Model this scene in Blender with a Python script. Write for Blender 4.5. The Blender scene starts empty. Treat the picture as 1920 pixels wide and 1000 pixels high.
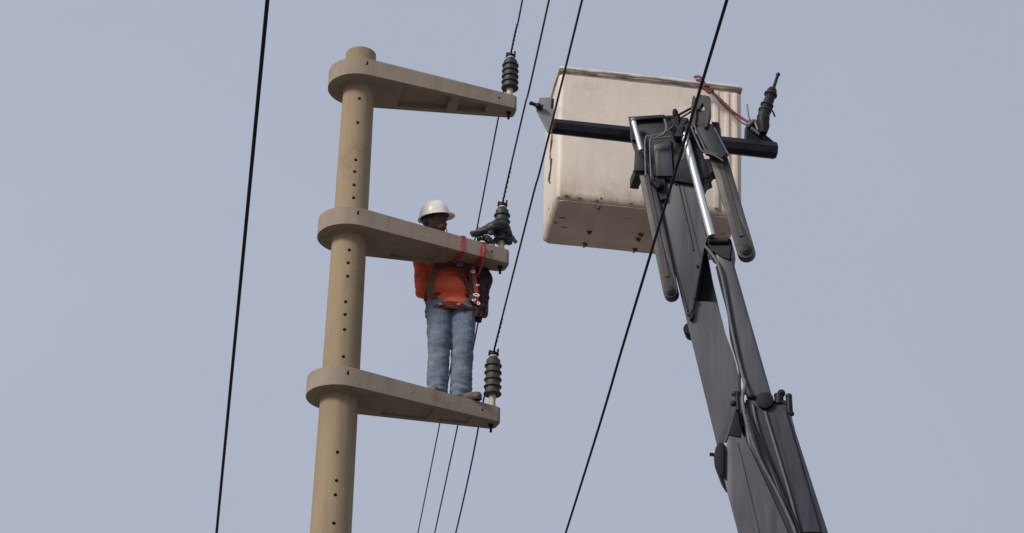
import bpy, bmesh, math, random
import numpy as np
from mathutils import Vector as V, Matrix, noise
random.seed(7)
R_ = math.radians
sc = bpy.context.scene
# ------------------------------------------------------------------ camera
FPX, PITCH, ROLL = 4150.0, R_(28.0), R_(1.38)
CAM = V((0, 0, 1.6))
fwd = V((0, math.cos(PITCH), math.sin(PITCH)))
r0 = V((1, 0, 0)); u0 = r0.cross(fwd)
rgt = r0*math.cos(ROLL) + u0*math.sin(ROLL)
upv = -r0*math.sin(ROLL) + u0*math.cos(ROLL)
cd = bpy.data.cameras.new('camera'); cam = bpy.data.objects.new('camera', cd)
sc.collection.objects.link(cam); sc.camera = cam
cd.sensor_width = 36; cd.lens = 36*FPX/1920; cd.clip_start = .1; cd.clip_end = 5000
m = Matrix((rgt, upv, -fwd)).transposed().to_4x4(); m.translation = CAM
cam.matrix_world = m
# ------------------------------------------------------------------ sky and sun
SUN_AZ, SUN_EL = R_(228), R_(32)      # azimuth clockwise from +Y: behind the camera, to the left
w = bpy.data.worlds.new('World'); sc.world = w; w.use_nodes = True
nt = w.node_tree; nt.nodes.clear()
out = nt.nodes.new('ShaderNodeOutputWorld'); bg = nt.nodes.new('ShaderNodeBackground')
sky = nt.nodes.new('ShaderNodeTexSky'); sky.sky_type = 'NISHITA'; sky.sun_disc = False
sky.sun_elevation = SUN_EL; sky.sun_rotation = SUN_AZ
sky.air_density = 1.0; sky.dust_density = 4.0; sky.ozone_density = 1.0
hazemix = nt.nodes.new('ShaderNodeMix'); hazemix.data_type = 'RGBA'
hazemix.inputs[0].default_value = .88
# thin overcast veil, a little brighter towards the sun's side (west)
tcw = nt.nodes.new('ShaderNodeTexCoord'); sep = nt.nodes.new('ShaderNodeSeparateXYZ'); nt.links.new(tcw.outputs['Generated'], sep.inputs[0])
mr = nt.nodes.new('ShaderNodeMapRange'); mr.inputs[1].default_value = -1; mr.inputs[2].default_value = 1
nt.links.new(sep.outputs[0], mr.inputs[0])
veil = nt.nodes.new('ShaderNodeMix'); veil.data_type = 'RGBA'
veil.inputs[6].default_value = (5.15, 5.6, 6.7, 1); veil.inputs[7].default_value = (3.85, 4.16, 5.14, 1)
cn = nt.nodes.new('ShaderNodeTexNoise'); cn.inputs['Scale'].default_value = 5.5; cn.inputs['Detail'].default_value = 4; cn.inputs['Roughness'].default_value = .55
nt.links.new(tcw.outputs['Generated'], cn.inputs[0])
cm = nt.nodes.new('ShaderNodeMath'); cm.operation = 'MULTIPLY_ADD'; cm.inputs[1].default_value = .42; nt.links.new(cn.outputs['Fac'], cm.inputs[0])
ca = nt.nodes.new('ShaderNodeMath'); ca.operation = 'SUBTRACT'; ca.inputs[1].default_value = .21; nt.links.new(mr.outputs[0], ca.inputs[0]); nt.links.new(ca.outputs[0], cm.inputs[2])
nt.links.new(cm.outputs[0], veil.inputs[0]); nt.links.new(veil.outputs[2], hazemix.inputs[7])
nt.links.new(sky.outputs[0], hazemix.inputs[6]); nt.links.new(hazemix.outputs[2], bg.inputs[0])
bg.inputs[1].default_value = .10
nt.links.new(bg.outputs[0], out.inputs[0])
sl = bpy.data.lights.new('sun', 'SUN'); sl.energy = 2.6; sl.angle = R_(14); sl.color = (1, .91, .80)
so = bpy.data.objects.new('sun', sl); sc.collection.objects.link(so)
sdir = V((math.sin(SUN_AZ)*math.cos(SUN_EL), math.cos(SUN_AZ)*math.cos(SUN_EL), math.sin(SUN_EL)))
so.rotation_euler = sdir.to_track_quat('Z', 'Y').to_euler(); so.location = (0, 0, 30)
sc.view_settings.view_transform = 'Standard'; sc.view_settings.look = 'None'
sc.view_settings.exposure = 0.0; sc.view_settings.gamma = 1
sc.render.engine = 'CYCLES'

# ------------------------------------------------------------------ surveying helpers
def ray(px, py): return fwd + rgt*((px-960)/FPX) + upv*((500-py)/FPX)
def atw(px, py, w_): return CAM + ray(px, py)*w_
def atz(px, py, z):
    d = ray(px, py); return CAM + d*((z-CAM.z)/d.z)
def aty(px, py, y):
    d = ray(px, py); return CAM + d*((y-CAM.y)/d.y)
def onplane(px, py, p, n):
    d = ray(px, py); return CAM + d*((p-CAM).dot(n)/d.dot(n))

# ------------------------------------------------------------------ materials
def mat(name, base, base2=None, rough=.6, metal=0., scale=6., stretch=(1, 1, 1), lo=.35, hi=.65, bump=.0, bscale=40.,
        stain_or_sheen=None, sscale=3., slo=.58, shi=.7, samt=.8, streak=None, fine=None, spec=.5, sstretch=(1, 1, 1), bands=()):
    M = bpy.data.materials.new(name); M.use_nodes = True; t = M.node_tree; b = t.nodes['Principled BSDF']
    b.inputs['Roughness'].default_value = rough; b.inputs['Metallic'].default_value = metal
    b.inputs['Specular IOR Level'].default_value = spec
    tc = t.nodes.new('ShaderNodeTexCoord')
    def nz(sc_, st, det=6, rgh=.6):
        mp = t.nodes.new('ShaderNodeMapping'); mp.inputs['Scale'].default_value = st
        t.links.new(tc.outputs['Object'], mp.inputs[0])
        n = t.nodes.new('ShaderNodeTexNoise'); n.inputs['Scale'].default_value = sc_; n.inputs['Detail'].default_value = det
        n.inputs['Roughness'].default_value = rgh
        t.links.new(mp.outputs[0], n.inputs[0]); return n.outputs['Fac']
    def ramp(src, a, c):
        r = t.nodes.new('ShaderNodeMapRange'); r.inputs[1].default_value = a; r.inputs[2].default_value = c
        t.links.new(src, r.inputs[0]); return r.outputs[0]
    def mix(f, a, c, amt=1.):
        x = t.nodes.new('ShaderNodeMix'); x.data_type = 'RGBA'
        if amt != 1.:
            mm = t.nodes.new('ShaderNodeMath'); mm.operation = 'MULTIPLY'; mm.inputs[1].default_value = amt
            t.links.new(f, mm.inputs[0]); f = mm.outputs[0]
        t.links.new(f, x.inputs[0])
        for i, v in ((6, a), (7, c)):
            if isinstance(v, tuple): x.inputs[i].default_value = (*v, 1)
            else: t.links.new(v, x.inputs[i])
        return x.outputs[2]
    col = base
    if base2: col = mix(ramp(nz(scale, stretch), lo, hi), base, base2)
    if fine: col = mix(ramp(nz(bscale*2, (1, 1, 1), 3), .45, .7), col, fine, .5)
    if streak: col = mix(ramp(nz(14, (1, 1, .06), 4), .52, .72), col, streak, .6)
    if stain_or_sheen: col = mix(ramp(nz(sscale, sstretch, 8, .7), slo, shi), col, stain_or_sheen, samt)
    for z0_, z1_, bc_, am_, st_ in bands:               # dirt lying in a height band, broken up by noise
        sp = t.nodes.new('ShaderNodeSeparateXYZ'); t.links.new(tc.outputs['Object'], sp.inputs[0])
        f1 = ramp(sp.outputs[2], z1_, z0_); f2 = ramp(nz(7, st_, 8, .75), .40, .66)
        mu = t.nodes.new('ShaderNodeMath'); mu.operation = 'MULTIPLY'; t.links.new(f1, mu.inputs[0]); t.links.new(f2, mu.inputs[1])
        col = mix(mu.outputs[0], col, bc_, am_)
    if isinstance(col, tuple): b.inputs['Base Color'].default_value = (*col, 1)
    else: t.links.new(col, b.inputs['Base Color'])
    if bump:
        bn = t.nodes.new('ShaderNodeBump'); bn.inputs['Strength'].default_value = bump; bn.inputs['Distance'].default_value = .01
        t.links.new(nz(bscale, (1, 1, 1), 8, .65), bn.inputs['Height']); t.links.new(bn.outputs[0], b.inputs['Normal'])
        rr = t.nodes.new('ShaderNodeMapRange'); rr.inputs[3].default_value = max(0, rough-.12); rr.inputs[4].default_value = min(1, rough+.12)
        t.links.new(nz(scale*2, (1, 1, 1)), rr.inputs[0]); t.links.new(rr.outputs[0], b.inputs['Roughness'])
    return M
M = {}
M['pole'] = mat('pole_concrete', (.368, .285, .184), (.285, .222, .150), rough=.9, scale=2.8, stretch=(1, 1, .35), bump=.35, bscale=55,
                stain_or_sheen=(.205, .165, .12), sscale=2.6, streak=(.24, .19, .135), fine=(.40, .32, .225), spec=.2)
M['arm'] = mat('arm_concrete', (.335, .280, .222), (.275, .232, .188), rough=.9, scale=4, bump=.35, bscale=60,
               stain_or_sheen=(.17, .145, .115), sscale=4, streak=(.22, .19, .155), fine=(.40, .34, .275), spec=.2)
M['joint'] = mat('dark_joint_line', (.16, .135, .11), rough=.9)  # dark colour of the mould joints in the arms
M['rust'] = mat('rust', (.10, .055, .03), (.05, .03, .02), rough=.9, scale=30)
M['ins'] = mat('insulator_rubber', (.022, .024, .030), (.036, .037, .042), rough=.55, scale=12, bump=.15, bscale=80)
M['ins2'] = mat('weathered_insulator', (.06, .052, .045), (.035, .032, .032), rough=.6, scale=12, bump=.15, bscale=80)
M['cream'] = mat('cream_porcelain', (.55, .48, .38), (.40, .35, .28), rough=.5, scale=20)
M['steel'] = mat('galvanised_steel', (.26, .265, .28), (.18, .18, .19), rough=.5, metal=.5, scale=25, bump=.1)
M['black'] = mat('black_steel', (.009, .010, .016), (.019, .021, .030), rough=.5, scale=14, bump=.12, bscale=50, stain_or_sheen=(.06, .055, .05), sscale=6, samt=.4, spec=.25)
M['cable'] = mat('cable_rubber', (.010, .011, .017), rough=.6, spec=.2)
M['wire'] = mat('stranded_wire', (.022, .024, .034), rough=.6)
M['boom'] = mat('boom_paint', (.080, .082, .104), (.052, .056, .076), rough=.36, scale=3, stretch=(4, 4, .35), bump=.05, bscale=30,
                stain_or_sheen=(.15, .14, .145), sscale=5, sstretch=(5, 5, .4), slo=.5, shi=.75, samt=.55, streak=(.024, .026, .038), spec=.45)  # paler streaks along the boom are sheen painted into the colour
M['boom2'] = mat('boom_dark_blue_paint', (.016, .020, .034), (.034, .038, .055), rough=.38, scale=3, stretch=(4, 4, .35), bump=.05, bscale=30,
                 stain_or_sheen=(.07, .072, .085), sscale=5, sstretch=(5, 5, .35), slo=.5, shi=.75, samt=.5, streak=(.010, .012, .02), spec=.35)  # lighter lengthwise streaks imitate specular sheen by colour
M['link'] = mat('link_bar_paint', (.052, .048, .050), (.034, .034, .042), rough=.45, scale=4, bump=.15, bscale=40,
                stain_or_sheen=(.10, .09, .085), sscale=7, samt=.5, streak=(.02, .02, .026), spec=.35)
M['chrome'] = mat('chromed_rod', (.66, .69, .76), rough=.36, metal=.6)
M['hose'] = mat('hose', (.085, .088, .10), (.13, .13, .14), rough=.5, scale=20)
M['bucket'] = mat('cream_fibreglass', (.78, .70, .61), (.72, .63, .545), rough=.5, scale=2.6, bump=.25, bscale=22, lo=.4, hi=.7,
                  stain_or_sheen=(.42, .34, .27), sscale=3.2, slo=.56, shi=.80, samt=.7, fine=(.80, .72, .65), spec=.3,
                  bands=((9.14, 9.36, (.30, .20, .14), .7, (1.6, 1.6, 1)), (10.30, 9.75, (.50, .42, .35), .55, (2.2, 2.2, .22)), (9.1, 9.75, (.46, .37, .30), .5, (2.5, 2.5, .3))))
M['buckrim'] = mat('worn_rim', (.74, .68, .62), (.55, .49, .44), rough=.7, scale=9, lo=.5, hi=.65, bump=.5, bscale=18,
                   stain_or_sheen=(.72, .66, .6), sscale=8, samt=.9)
M['buckbase'] = mat('dirty_bucket_base', (.80, .67, .58), (.62, .50, .43), rough=.7, scale=3, bump=.3, bscale=25,
                    stain_or_sheen=(.12, .075, .055), sscale=6, slo=.6, shi=.72, samt=.8, fine=(.60, .50, .44))
M['gasket'] = mat('weathered_gasket', (.20, .175, .16), (.45, .40, .35), rough=.8, scale=8, lo=.45, hi=.6)
M['grime'] = mat('grime', (.09, .06, .045), (.16, .11, .08), rough=.9, scale=20)
M['gusset'] = mat('grey_plate', (.30, .295, .30), (.21, .21, .22), rough=.6, scale=7, bump=.15, stain_or_sheen=(.12, .11, .11))
M['rope'] = mat('faded_red_rope', (.25, .085, .088), (.11, .06, .066), rough=.9, scale=40, bump=.5, bscale=120)
M['redstrap'] = mat('red_strap', (.42, .07, .07), (.30, .05, .055), rough=.8, scale=30, bump=.3, bscale=150)
M['jeans'] = mat('blue_denim', (.095, .140, .215), (.155, .21, .29), rough=.9, scale=7, bump=.3, bscale=45, stain_or_sheen=(.27, .32, .38),
                 sscale=5, slo=.56, shi=.8, samt=.6, fine=(.08, .11, .165), spec=.1,
                 bands=((.37, .39, (.30, .345, .40), .65, (1.5, 1.5, 3)), (.28, .26, (.12, .16, .215), .8, (1.2, 1.2, 2)), (.20, .18, (.28, .32, .375), .75, (1.5, 1.5, 3)), (.13, .11, (.105, .14, .19), .9, (1, 1, 1))))
M['orange'] = mat('orange_cotton', (.82, .165, .085), (.66, .12, .07), rough=.85, scale=6, bump=.2, bscale=40, stain_or_sheen=(.34, .04, .028), sscale=8, samt=.6, spec=.1)
M['dark'] = mat('dark_maroon_cloth', (.055, .018, .026), (.025, .014, .022), rough=.85, scale=12, bump=.3, bscale=50)
M['olive'] = mat('olive_webbing', (.13, .10, .045), (.05, .04, .03), rough=.85, scale=22, lo=.4, hi=.7)
M['webbing'] = mat('dark_webbing', (.045, .03, .03), (.11, .04, .03), rough=.85, scale=25)
M['helmet'] = mat('white_plastic', (.86, .84, .79), (.76, .74, .70), rough=.35, scale=5, stain_or_sheen=(.42, .39, .34), sscale=7, samt=.5)
M['skin'] = mat('skin', (.11, .06, .042), (.08, .045, .032), rough=.6, scale=15)
M['glove'] = mat('black_glove', (.02, .02, .024), (.035, .035, .04), rough=.6, scale=30, bump=.2)
M['boot'] = mat('tan_leather', (.15, .115, .09), (.08, .062, .052), rough=.7, scale=18, bump=.2)
M['sole'] = mat('dark_sole', (.03, .026, .025), rough=.8)
M['white'] = mat('white_metal', (.75, .74, .72), rough=.4)
M['eye'] = mat('dark_eye', (.02, .015, .01), rough=.2)
M['hair'] = mat('black_hair', (.012, .011, .012), rough=.6)
M['sand'] = mat('dry_dusty_ground', (.165, .145, .128), (.13, .117, .104), rough=.95, scale=.25, bump=.4, bscale=3, stain_or_sheen=(.09, .08, .07), sscale=.08)

# ------------------------------------------------------------------ mesh helpers
def link(o): sc.collection.objects.link(o); return o
def finish(name, bm, mt, parent=None, smooth=None, keep=False):
    me = bpy.data.meshes.new(name)
    bmesh.ops.remove_doubles(bm, verts=bm.verts, dist=1e-6)
    bmesh.ops.recalc_face_normals(bm, faces=bm.faces)
    c = V((0, 0, 0))
    bm.to_mesh(me); bm.free()
    me.materials.append(M[mt])
    o = link(bpy.data.objects.new(name, me))
    if smooth is not None:
        for p in me.polygons: p.use_smooth = True
        me.set_sharp_from_angle(angle=R_(smooth))
    if parent: o.parent = parent
    return o
def thing(name, label, cat, loc, group=None):
    o = link(bpy.data.objects.new(name, None)); o.location = loc; o.empty_display_size = .2
    o['label'] = label; o['category'] = cat
    if group: o['group'] = group
    return o
def tag(o, label, cat, group=None):
    o['label'] = label; o['category'] = cat
    if group: o['group'] = group
    return o
def setp(o, root):                       # parent keeping the world placement of vertices built in world space
    o.parent = root; o.matrix_parent_inverse = Matrix.Translation(-V(root.location)); return o
def part(name, bm, mt, root, smooth=None):
    o = finish(name, bm, mt, None, smooth)
    top = root
    off = V((0, 0, 0))
    while top is not None: off = off + V(top.location); top = top.parent
    o.data.transform(Matrix.Translation(-off)); o.parent = root
    return o
def B(): return bmesh.new()
def frame_of(d):
    d = d.normalized(); a = V((0, 0, 1)) if abs(d.z) < .9 else V((1, 0, 0))
    x = d.cross(a).normalized(); return x, d.cross(x).normalized()
def ring(bm, c, x, y, r, n): return [bm.verts.new(c + (x*math.cos(2*math.pi*i/n) + y*math.sin(2*math.pi*i/n))*r) for i in range(n)]
def bridge(bm, a, b):
    n = len(a)
    for i in range(n): bm.faces.new((a[i], a[(i+1) % n], b[(i+1) % n], b[i]))
def sweep(bm, pts, rad, n=10, cap=True):
    rads = rad if isinstance(rad, (list, tuple)) else [rad]*len(pts)
    x = None; prev = None
    for i, p in enumerate(pts):
        d = (pts[min(i+1, len(pts)-1)] - pts[max(i-1, 0)]).normalized()
        if x is None: x, _ = frame_of(d)
        x = (x - d*x.dot(d)).normalized(); y = d.cross(x)
        rg = ring(bm, p, x, y, rads[i], n)
        if prev: bridge(bm, prev, rg)
        elif cap: bm.faces.new(list(reversed(rg)))
        prev = rg
    if cap: bm.faces.new(prev)
def cyl(bm, a, b, r1, r2=None, n=16): sweep(bm, [V(a), V(b)], [r1, r1 if r2 is None else r2], n)
def smoothpath(pts, k=8):
    P = [V(p) for p in pts]; out_ = []
    for i in range(len(P)-1):
        p0, p1, p2, p3 = P[max(i-1, 0)], P[i], P[i+1], P[min(i+2, len(P)-1)]
        for j in range(k):
            t = j/k
            out_.append(.5*((2*p1) + (p2-p0)*t + (2*p0-5*p1+4*p2-p3)*t*t + (3*p1-p0-3*p2+p3)*t**3))
    out_.append(P[-1]); return out_
def lathe(bm, prof, base, axis=V((0, 0, 1)), n=28):
    x, y = frame_of(axis); prev = None
    for r, h in prof:
        rg = ring(bm, base + axis*h, x, y, max(r, 1e-4), n)
        if prev: bridge(bm, prev, rg)
        else: bm.faces.new(list(reversed(rg)))
        prev = rg
    bm.faces.new(prev)
def prism(bm, pts, vec, bev=0., seg=1):
    a = [bm.verts.new(p) for p in pts]; b = [bm.verts.new(p+vec) for p in pts]
    fs = [bm.faces.new(a), bm.faces.new(list(reversed(b)))]
    n = len(a)
    for i in range(n): fs.append(bm.faces.new((a[(i+1) % n], a[i], b[i], b[(i+1) % n])))
    if bev:
        es = list({e for f in fs for e in f.edges})
        bmesh.ops.bevel(bm, geom=es, offset=bev, segments=seg, profile=.6, affect='EDGES', clamp_overlap=True)
def box(bm, c, s, rot=None, bev=0., seg=1):
    r = rot or Matrix.Identity(3); h = V(s)*.5
    pts = [V(c)+r@V((sx*h.x, sy*h.y, -h.z)) for sx, sy in ((-1, -1), (1, -1), (1, 1), (-1, 1))]
    prism(bm, pts, r@V((0, 0, s[2])), bev, seg)
def ball(bm, c, r, sub=2, scl=(1, 1, 1), rot=None):
    mm = Matrix.Translation(c) @ ((rot or Matrix.Identity(3)).to_4x4()) @ Matrix.Diagonal((*scl, 1))
    bmesh.ops.create_icosphere(bm, subdivisions=sub, radius=r, matrix=mm)
def cutby(o, cbm):          # the cutter is given in the same local space as o
    me = bpy.data.meshes.new('cut'); bmesh.ops.recalc_face_normals(cbm, faces=cbm.faces); cbm.to_mesh(me); cbm.free()
    c = link(bpy.data.objects.new('cut', me)); c.parent = o.parent; md = o.modifiers.new('b', 'BOOLEAN'); md.object = c; md.operation = 'DIFFERENCE'; md.solver = 'EXACT'
    bake(o); bpy.data.objects.remove(c); bpy.data.meshes.remove(me)
def bake(o):
    bpy.context.view_layer.update()
    dg = bpy.context.evaluated_depsgraph_get(); me = bpy.data.meshes.new_from_object(o.evaluated_get(dg))
    o.modifiers.clear(); old = o.data; o.data = me; bpy.data.meshes.remove(old)
def push(o, fn):                         # move every vertex by fn(position, normal)
    vs = o.data.vertices; n = len(vs); co = np.empty(n*3, 'f'); no = np.empty(n*3, 'f')
    vs.foreach_get('co', co); vs.foreach_get('normal', no); co = co.reshape(-1, 3); no = no.reshape(-1, 3)
    new = np.array([c_ + np.array(fn(V(c_), V(n_)), 'f') for c_, n_ in zip(co, no)], 'f')
    vs.foreach_set('co', new.reshape(-1)); o.data.update()
def blob(name, caps, mt, voxel=.008, smooth=4, disp=0., dscale=.12, balls=()):
    """one continuous skin over tapered limbs (a, b, ra, rb) and ellipsoids (c, r, scale, rot)"""
    bm = B()
    for a, b, ra, rb in caps:
        a = V(a); b = V(b)
        ball(bm, a, ra, 2); ball(bm, b, rb, 2)
        if (b-a).length > 1e-4: sweep(bm, [a, b], [ra, rb], 16)
    for bb in balls: ball(bm, V(bb[0]), bb[1], 3, *(bb[2:]))
    me = bpy.data.meshes.new(name); bm.to_mesh(me); bm.free()
    o = link(bpy.data.objects.new(name, me))
    md = o.modifiers.new('r', 'REMESH'); md.mode = 'VOXEL'; md.voxel_size = voxel; md.use_smooth_shade = True
    s = o.modifiers.new('s', 'SMOOTH'); s.iterations = smooth; s.factor = .6
    bake(o)
    if disp:
        push(o, lambda c_, n_: n_*disp*(noise.fractal(V((c_.x, c_.y, c_.z*1.9))/dscale, .8, 2.2, 3)))
    o.data.materials.clear(); o.data.materials.append(M[mt])
    for p in o.data.polygons: p.use_smooth = True
    return o

# ------------------------------------------------------------------ ground
bm = B(); N = 40
for i in range(N+1):
    for j in range(N+1):
        x = (i/N-.5)*1600; y = (j/N-.5)*1600
        bm.verts.new((x, y, .15*noise.noise(V((x*.03, y*.03, 0))) if abs(x)+abs(y) > 90 else 0))
bm.verts.ensure_lookup_table()
for i in range(N):
    for j in range(N):
        a = i*(N+1)+j; bm.faces.new([bm.verts[k] for k in (a, a+N+1, a+N+2, a+1)])
g = finish('ground', bm, 'sand', None, 40); g['kind'] = 'structure'

# ------------------------------------------------------------------ the pole
a_ = ray(648, 560); NH = V((a_.x, a_.y, 0)).normalized(); EH = V((NH.y, -NH.x, 0))
AX = NH*14.72                                     # foot of the pole on the ground
def onaxis(py):                                   # height on the pole axis of an image row
    lo_, hi_ = 0., 20.
    for _ in range(50):
        z = (lo_+hi_)/2; d = V((AX.x, AX.y, z)) - CAM
        y = 500-FPX*d.dot(upv)/d.dot(fwd)
        if y > py: lo_ = z
        else: hi_ = z
    return lo_
ZA = [10.93, 9.60, 8.28]                          # undersides of the three crossarms
TIP = [(1.165, .17), (1.140, .28), (1.105, .30)]
def frontz(px, py):
    p = onplane(px, py, AX-NH*.13, NH); return p.z
ztop = onaxis(101)
pole = thing('utility_pole', 'round tan concrete power pole with three flat bracket arms stacked up its side', 'power pole', AX)
def prad(z): return .1215 + (11.0-z)*.0066
bm = B(); prof = []
K = 60
for i in range(K+1):
    z = ztop*i/K; prof.append((prad(z), z))
prof[-1] = (prad(ztop)-.012, ztop); prof.insert(-1, (prad(ztop), ztop-.012))
lathe(bm, prof, V((AX.x, AX.y, 0)), n=72)
shaft = part('shaft', bm, 'pole', pole, 40)
cut = B()
HOLES = [(674, 185), (671, 230), (667, 300), (665, 322), (664, 347), (663, 371), (655, 469), (653, 493), (652, 518), (648, 566), (647, 590), (646, 618),
         (644, 669), (633, 848), (631, 901), (629, 928), (626, 981)]
for hx, hy in HOLES:
    z = frontz(hx, hy); p = onplane(hx, hy, AX-NH*prad(z), NH)
    cyl(cut, p-NH*.05, p+NH*.07, .0135, n=14)
for k in range(4):                                 # the same drilled row continues down, below the picture
    z = 4.9-k*.9; cyl(cut, V((AX.x, AX.y, z))-NH*.25, V((AX.x, AX.y, z))-NH*.08, .0135, n=14)
cutby(shaft, (cut.transform(Matrix.Translation(-AX)), cut)[1])
for p in shaft.data.polygons: p.use_smooth = True
shaft.data.set_sharp_from_angle(angle=R_(35))

def hull(pts):
    pts = sorted(set((round(x, 5), round(y, 5)) for x, y in pts))
    def half(ps):
        h = []
        for p in ps:
            while len(h) > 1 and (h[-1][0]-h[-2][0])*(p[1]-h[-2][1])-(h[-1][1]-h[-2][1])*(p[0]-h[-2][0]) <= 0: h.pop()
            h.append(p)
        return h[:-1]
    return half(pts)+half(pts[::-1])
def circ(cx, cy, r, n=48): return [(cx+r*math.cos(2*math.pi*i/n), cy+r*math.sin(2*math.pi*i/n)) for i in range(n)]
RC, HW = .243, .078
armframe = []
for k in range(3):
    tr, ta = TIP[k]; L = math.hypot(tr, ta)
    ux = (EH*tr+NH*ta)/L; uy = V((-ux.y, ux.x, 0))         # ux along the arm, uy away from the camera
    z0 = ZA[k]
    pts = circ(0, 0, RC)
    for sx, sy in ((1, 1), (1, -1), (-1, 1), (-1, -1)): pts += circ(L+.013+.035*sx, (HW-.035)*sy, .035, 20)
    H = hull(pts)
    def W(x, y, z, ux=ux, uy=uy): return AX*1 + ux*x + uy*y + V((0, 0, z))
    def th(x): return .145-.027*max(0, min(1, (x-.15)/.9))
    bm = B()
    a = [bm.verts.new(W(x, y, z0)) for x, y in H]; b = [bm.verts.new(W(x, y, z0+th(x))) for x, y in H]
    fa = bm.faces.new(a); fb = bm.faces.new(b[::-1])
    for i in range(len(a)):
        j = (i+1) % len(a); bm.faces.new((a[j], a[i], b[i], b[j]))
    es = list({e for f in (fa, fb) for e in f.edges})
    bmesh.ops.bevel(bm, geom=es, offset=.006, segments=2, profile=.6, affect='EDGES', clamp_overlap=True)
    bm.transform(Matrix.Translation(-AX))
    arm = finish('crossarm', bm, 'arm', pole)
    def hw(x, L=L): return RC+(HW-RC)*min(1, max(0, x/L))
    cut = B()
    def C0(x, y, z): return W(x, y, z)-AX
    sp = ((.33, .72, .045), (.80, 1.02, .045)) if k == 0 else ((.36, .70, .012), (.79, 1.0, .012))
    for x0, x1, dep in sp:                            # moulded hollows in the underside, a web between them
        q = [(x0, -(hw(x0)-.042)), (x1, -(hw(x1)-.042)), (x1, hw(x1)-.042), (x0, hw(x0)-.042)]
        prism(cut, [C0(x, y, z0-.02) for x, y in q], V((0, 0, .02+dep)))
    hx = L-.07
    cyl(cut, C0(hx, -.2, z0+.062), C0(hx, -.04, z0+.062), .010, n=12)
    # wedge-shaped key slot in the collar
    an = R_(-90+13)-math.atan2(ta, tr)*0
    c = V((math.cos(an), math.sin(an), 0)); pc = EH*c.x+NH*c.y
    tn = V((-pc.y, pc.x, 0)); s0 = pc*(RC+.02)+V((0, 0, z0+.10))
    prism(cut, [s0+tn*.012+V((0, 0, -.012-.006*k)), s0-tn*.012+V((0, 0, -.016)), s0-tn*.007+V((0, 0, .018)), s0+tn*.003+V((0, 0, .026-.004*k))], -pc*.11)
    cutby(arm, cut)
    for p in arm.data.polygons: p.use_smooth = True
    arm.data.set_sharp_from_angle(angle=R_(30))
    arm['label'] = ['topmost flat concrete bracket arm', 'middle flat concrete bracket arm across the worker', 'lowest flat concrete bracket arm the worker stands on'][k]
    for xs, wd, hh in (((.785, .014, .9), (.30, .006, .8)), ((.55, .006, .9), (1.0, .005, .5)), ((.42, .006, .85), (.88, .005, .6)))[k]:
        h_ = hw(xs); t_ = th(xs); sl_ = (hw(xs+.01)-hw(xs-.01))/.02
        bm = B(); prism(bm, [W(xs-wd/2, -hw(xs-wd/2)-.0008, z0+t_*(1-hh)+.006), W(xs+wd/2, -hw(xs+wd/2)-.0008, z0+t_*(1-hh)+.006), W(xs+wd/2*.7, -hw(xs+wd/2)-.0008, z0+t_-.008), W(xs-wd/2*.7, -hw(xs-wd/2)-.0008, z0+t_-.008)], uy*-.0025)
        part('mould_joint', bm, 'pole' if k == 0 else 'joint', arm)
    # mortar ring and rust patch where the collar grips the shaft
    bm = B(); lathe(bm, [(prad(z0)+.004, -.012), (prad(z0)+.016, -.006), (prad(z0)+.018, .004), (prad(z0)+.004, .01)], V((AX.x, AX.y, z0)), n=48)
    part('mortar_ring', bm, 'arm', arm, 50)
    zt = z0+.145
    bm = B(); lathe(bm, [(prad(zt)+.003, -.01), (prad(zt)+.022, -.004), (prad(zt)+.014, .008), (prad(zt)+.003, .02)], V((AX.x, AX.y, zt)), n=48)
    part('mortar_ring', bm, 'pole', arm, 50)
    armframe.append((ux, uy, z0, L, W, hw, th))

# ------------------------------------------------------------------ pin insulators
INS = []
def insulator(k, label, body_mat, H, nshed, rs, baseh):
    ux, uy, z0, L, W, hw, th = armframe[k]
    p = W(L+.035, 0, z0+th(L)); root = thing('pin_insulator', label, 'insulator', p, 'pin insulators on the bracket arm tips')
    bm = B(); lathe(bm, [(.036, 0), (.036, .008), (.027, .016), (.024, baseh*.6), (.030, baseh+.01)], p, n=24)
    part('base_fitting', bm, 'cream', root, 40)
    prof = [(.030, baseh)]; z = baseh+.004; step = (H-baseh-.07)/nshed
    for i in range(nshed):
        r = rs*(1-.008*i)
        prof += [(r*.90, z-.002), (r, z+.004), (r, z+.011), (r*.90, z+.016), (r*.82, z+.022), (r*.80, z+step*.92)]
        z += step
    prof += [(.040, z+.006), (.034, z+.02)]
    bm = B(); lathe(bm, prof, p, n=40); part('sheds', bm, body_mat, root, 35)
    bm = B(); lathe(bm, [(.030, z+.012), (.032, z+.020), (.032, z+.030), (.028, z+.036)], p, n=28); part('neck_collar', bm, 'cream', root, 35)
    bm = B(); t = p+V((0, 0, z+.036))
    lathe(bm, [(.034, 0), (.040, .004), (.040, .013), (.026, .018), (.016, .034)], t, n=24)
    box(bm, t+V((0, 0, .026)), (.075, .03, .014), Matrix.Rotation(.4, 3, 'Z'), .003)
    cyl(bm, t+V((.030, 0, .02)), t+V((.034, .0, .055)), .008); cyl(bm, t+V((-.028, 0, .02)), t+V((-.030, .0, .045)), .007)
    part('wire_clamp', bm, 'black', root, 35)
    bm = B(); cyl(bm, W(L+.03, 0, z0-.062), W(L+.03, 0, z0+.03), .010, n=12); lathe(bm, [(.022, -.016), (.022, -.003)], W(L+.03, 0, z0), n=6)
    part('stud_bolt', bm, 'black', root, 35)
    INS.append(t+V((0, 0, .03)))
insulator(0, 'dark grey pin insulator standing on the tip of the topmost bracket arm', 'ins', .435, 5, .069, .100)
insulator(1, 'dark pin insulator on the middle bracket arm, its foot under a rubber cover', 'ins', .445, 5, .066, .100)
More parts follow.
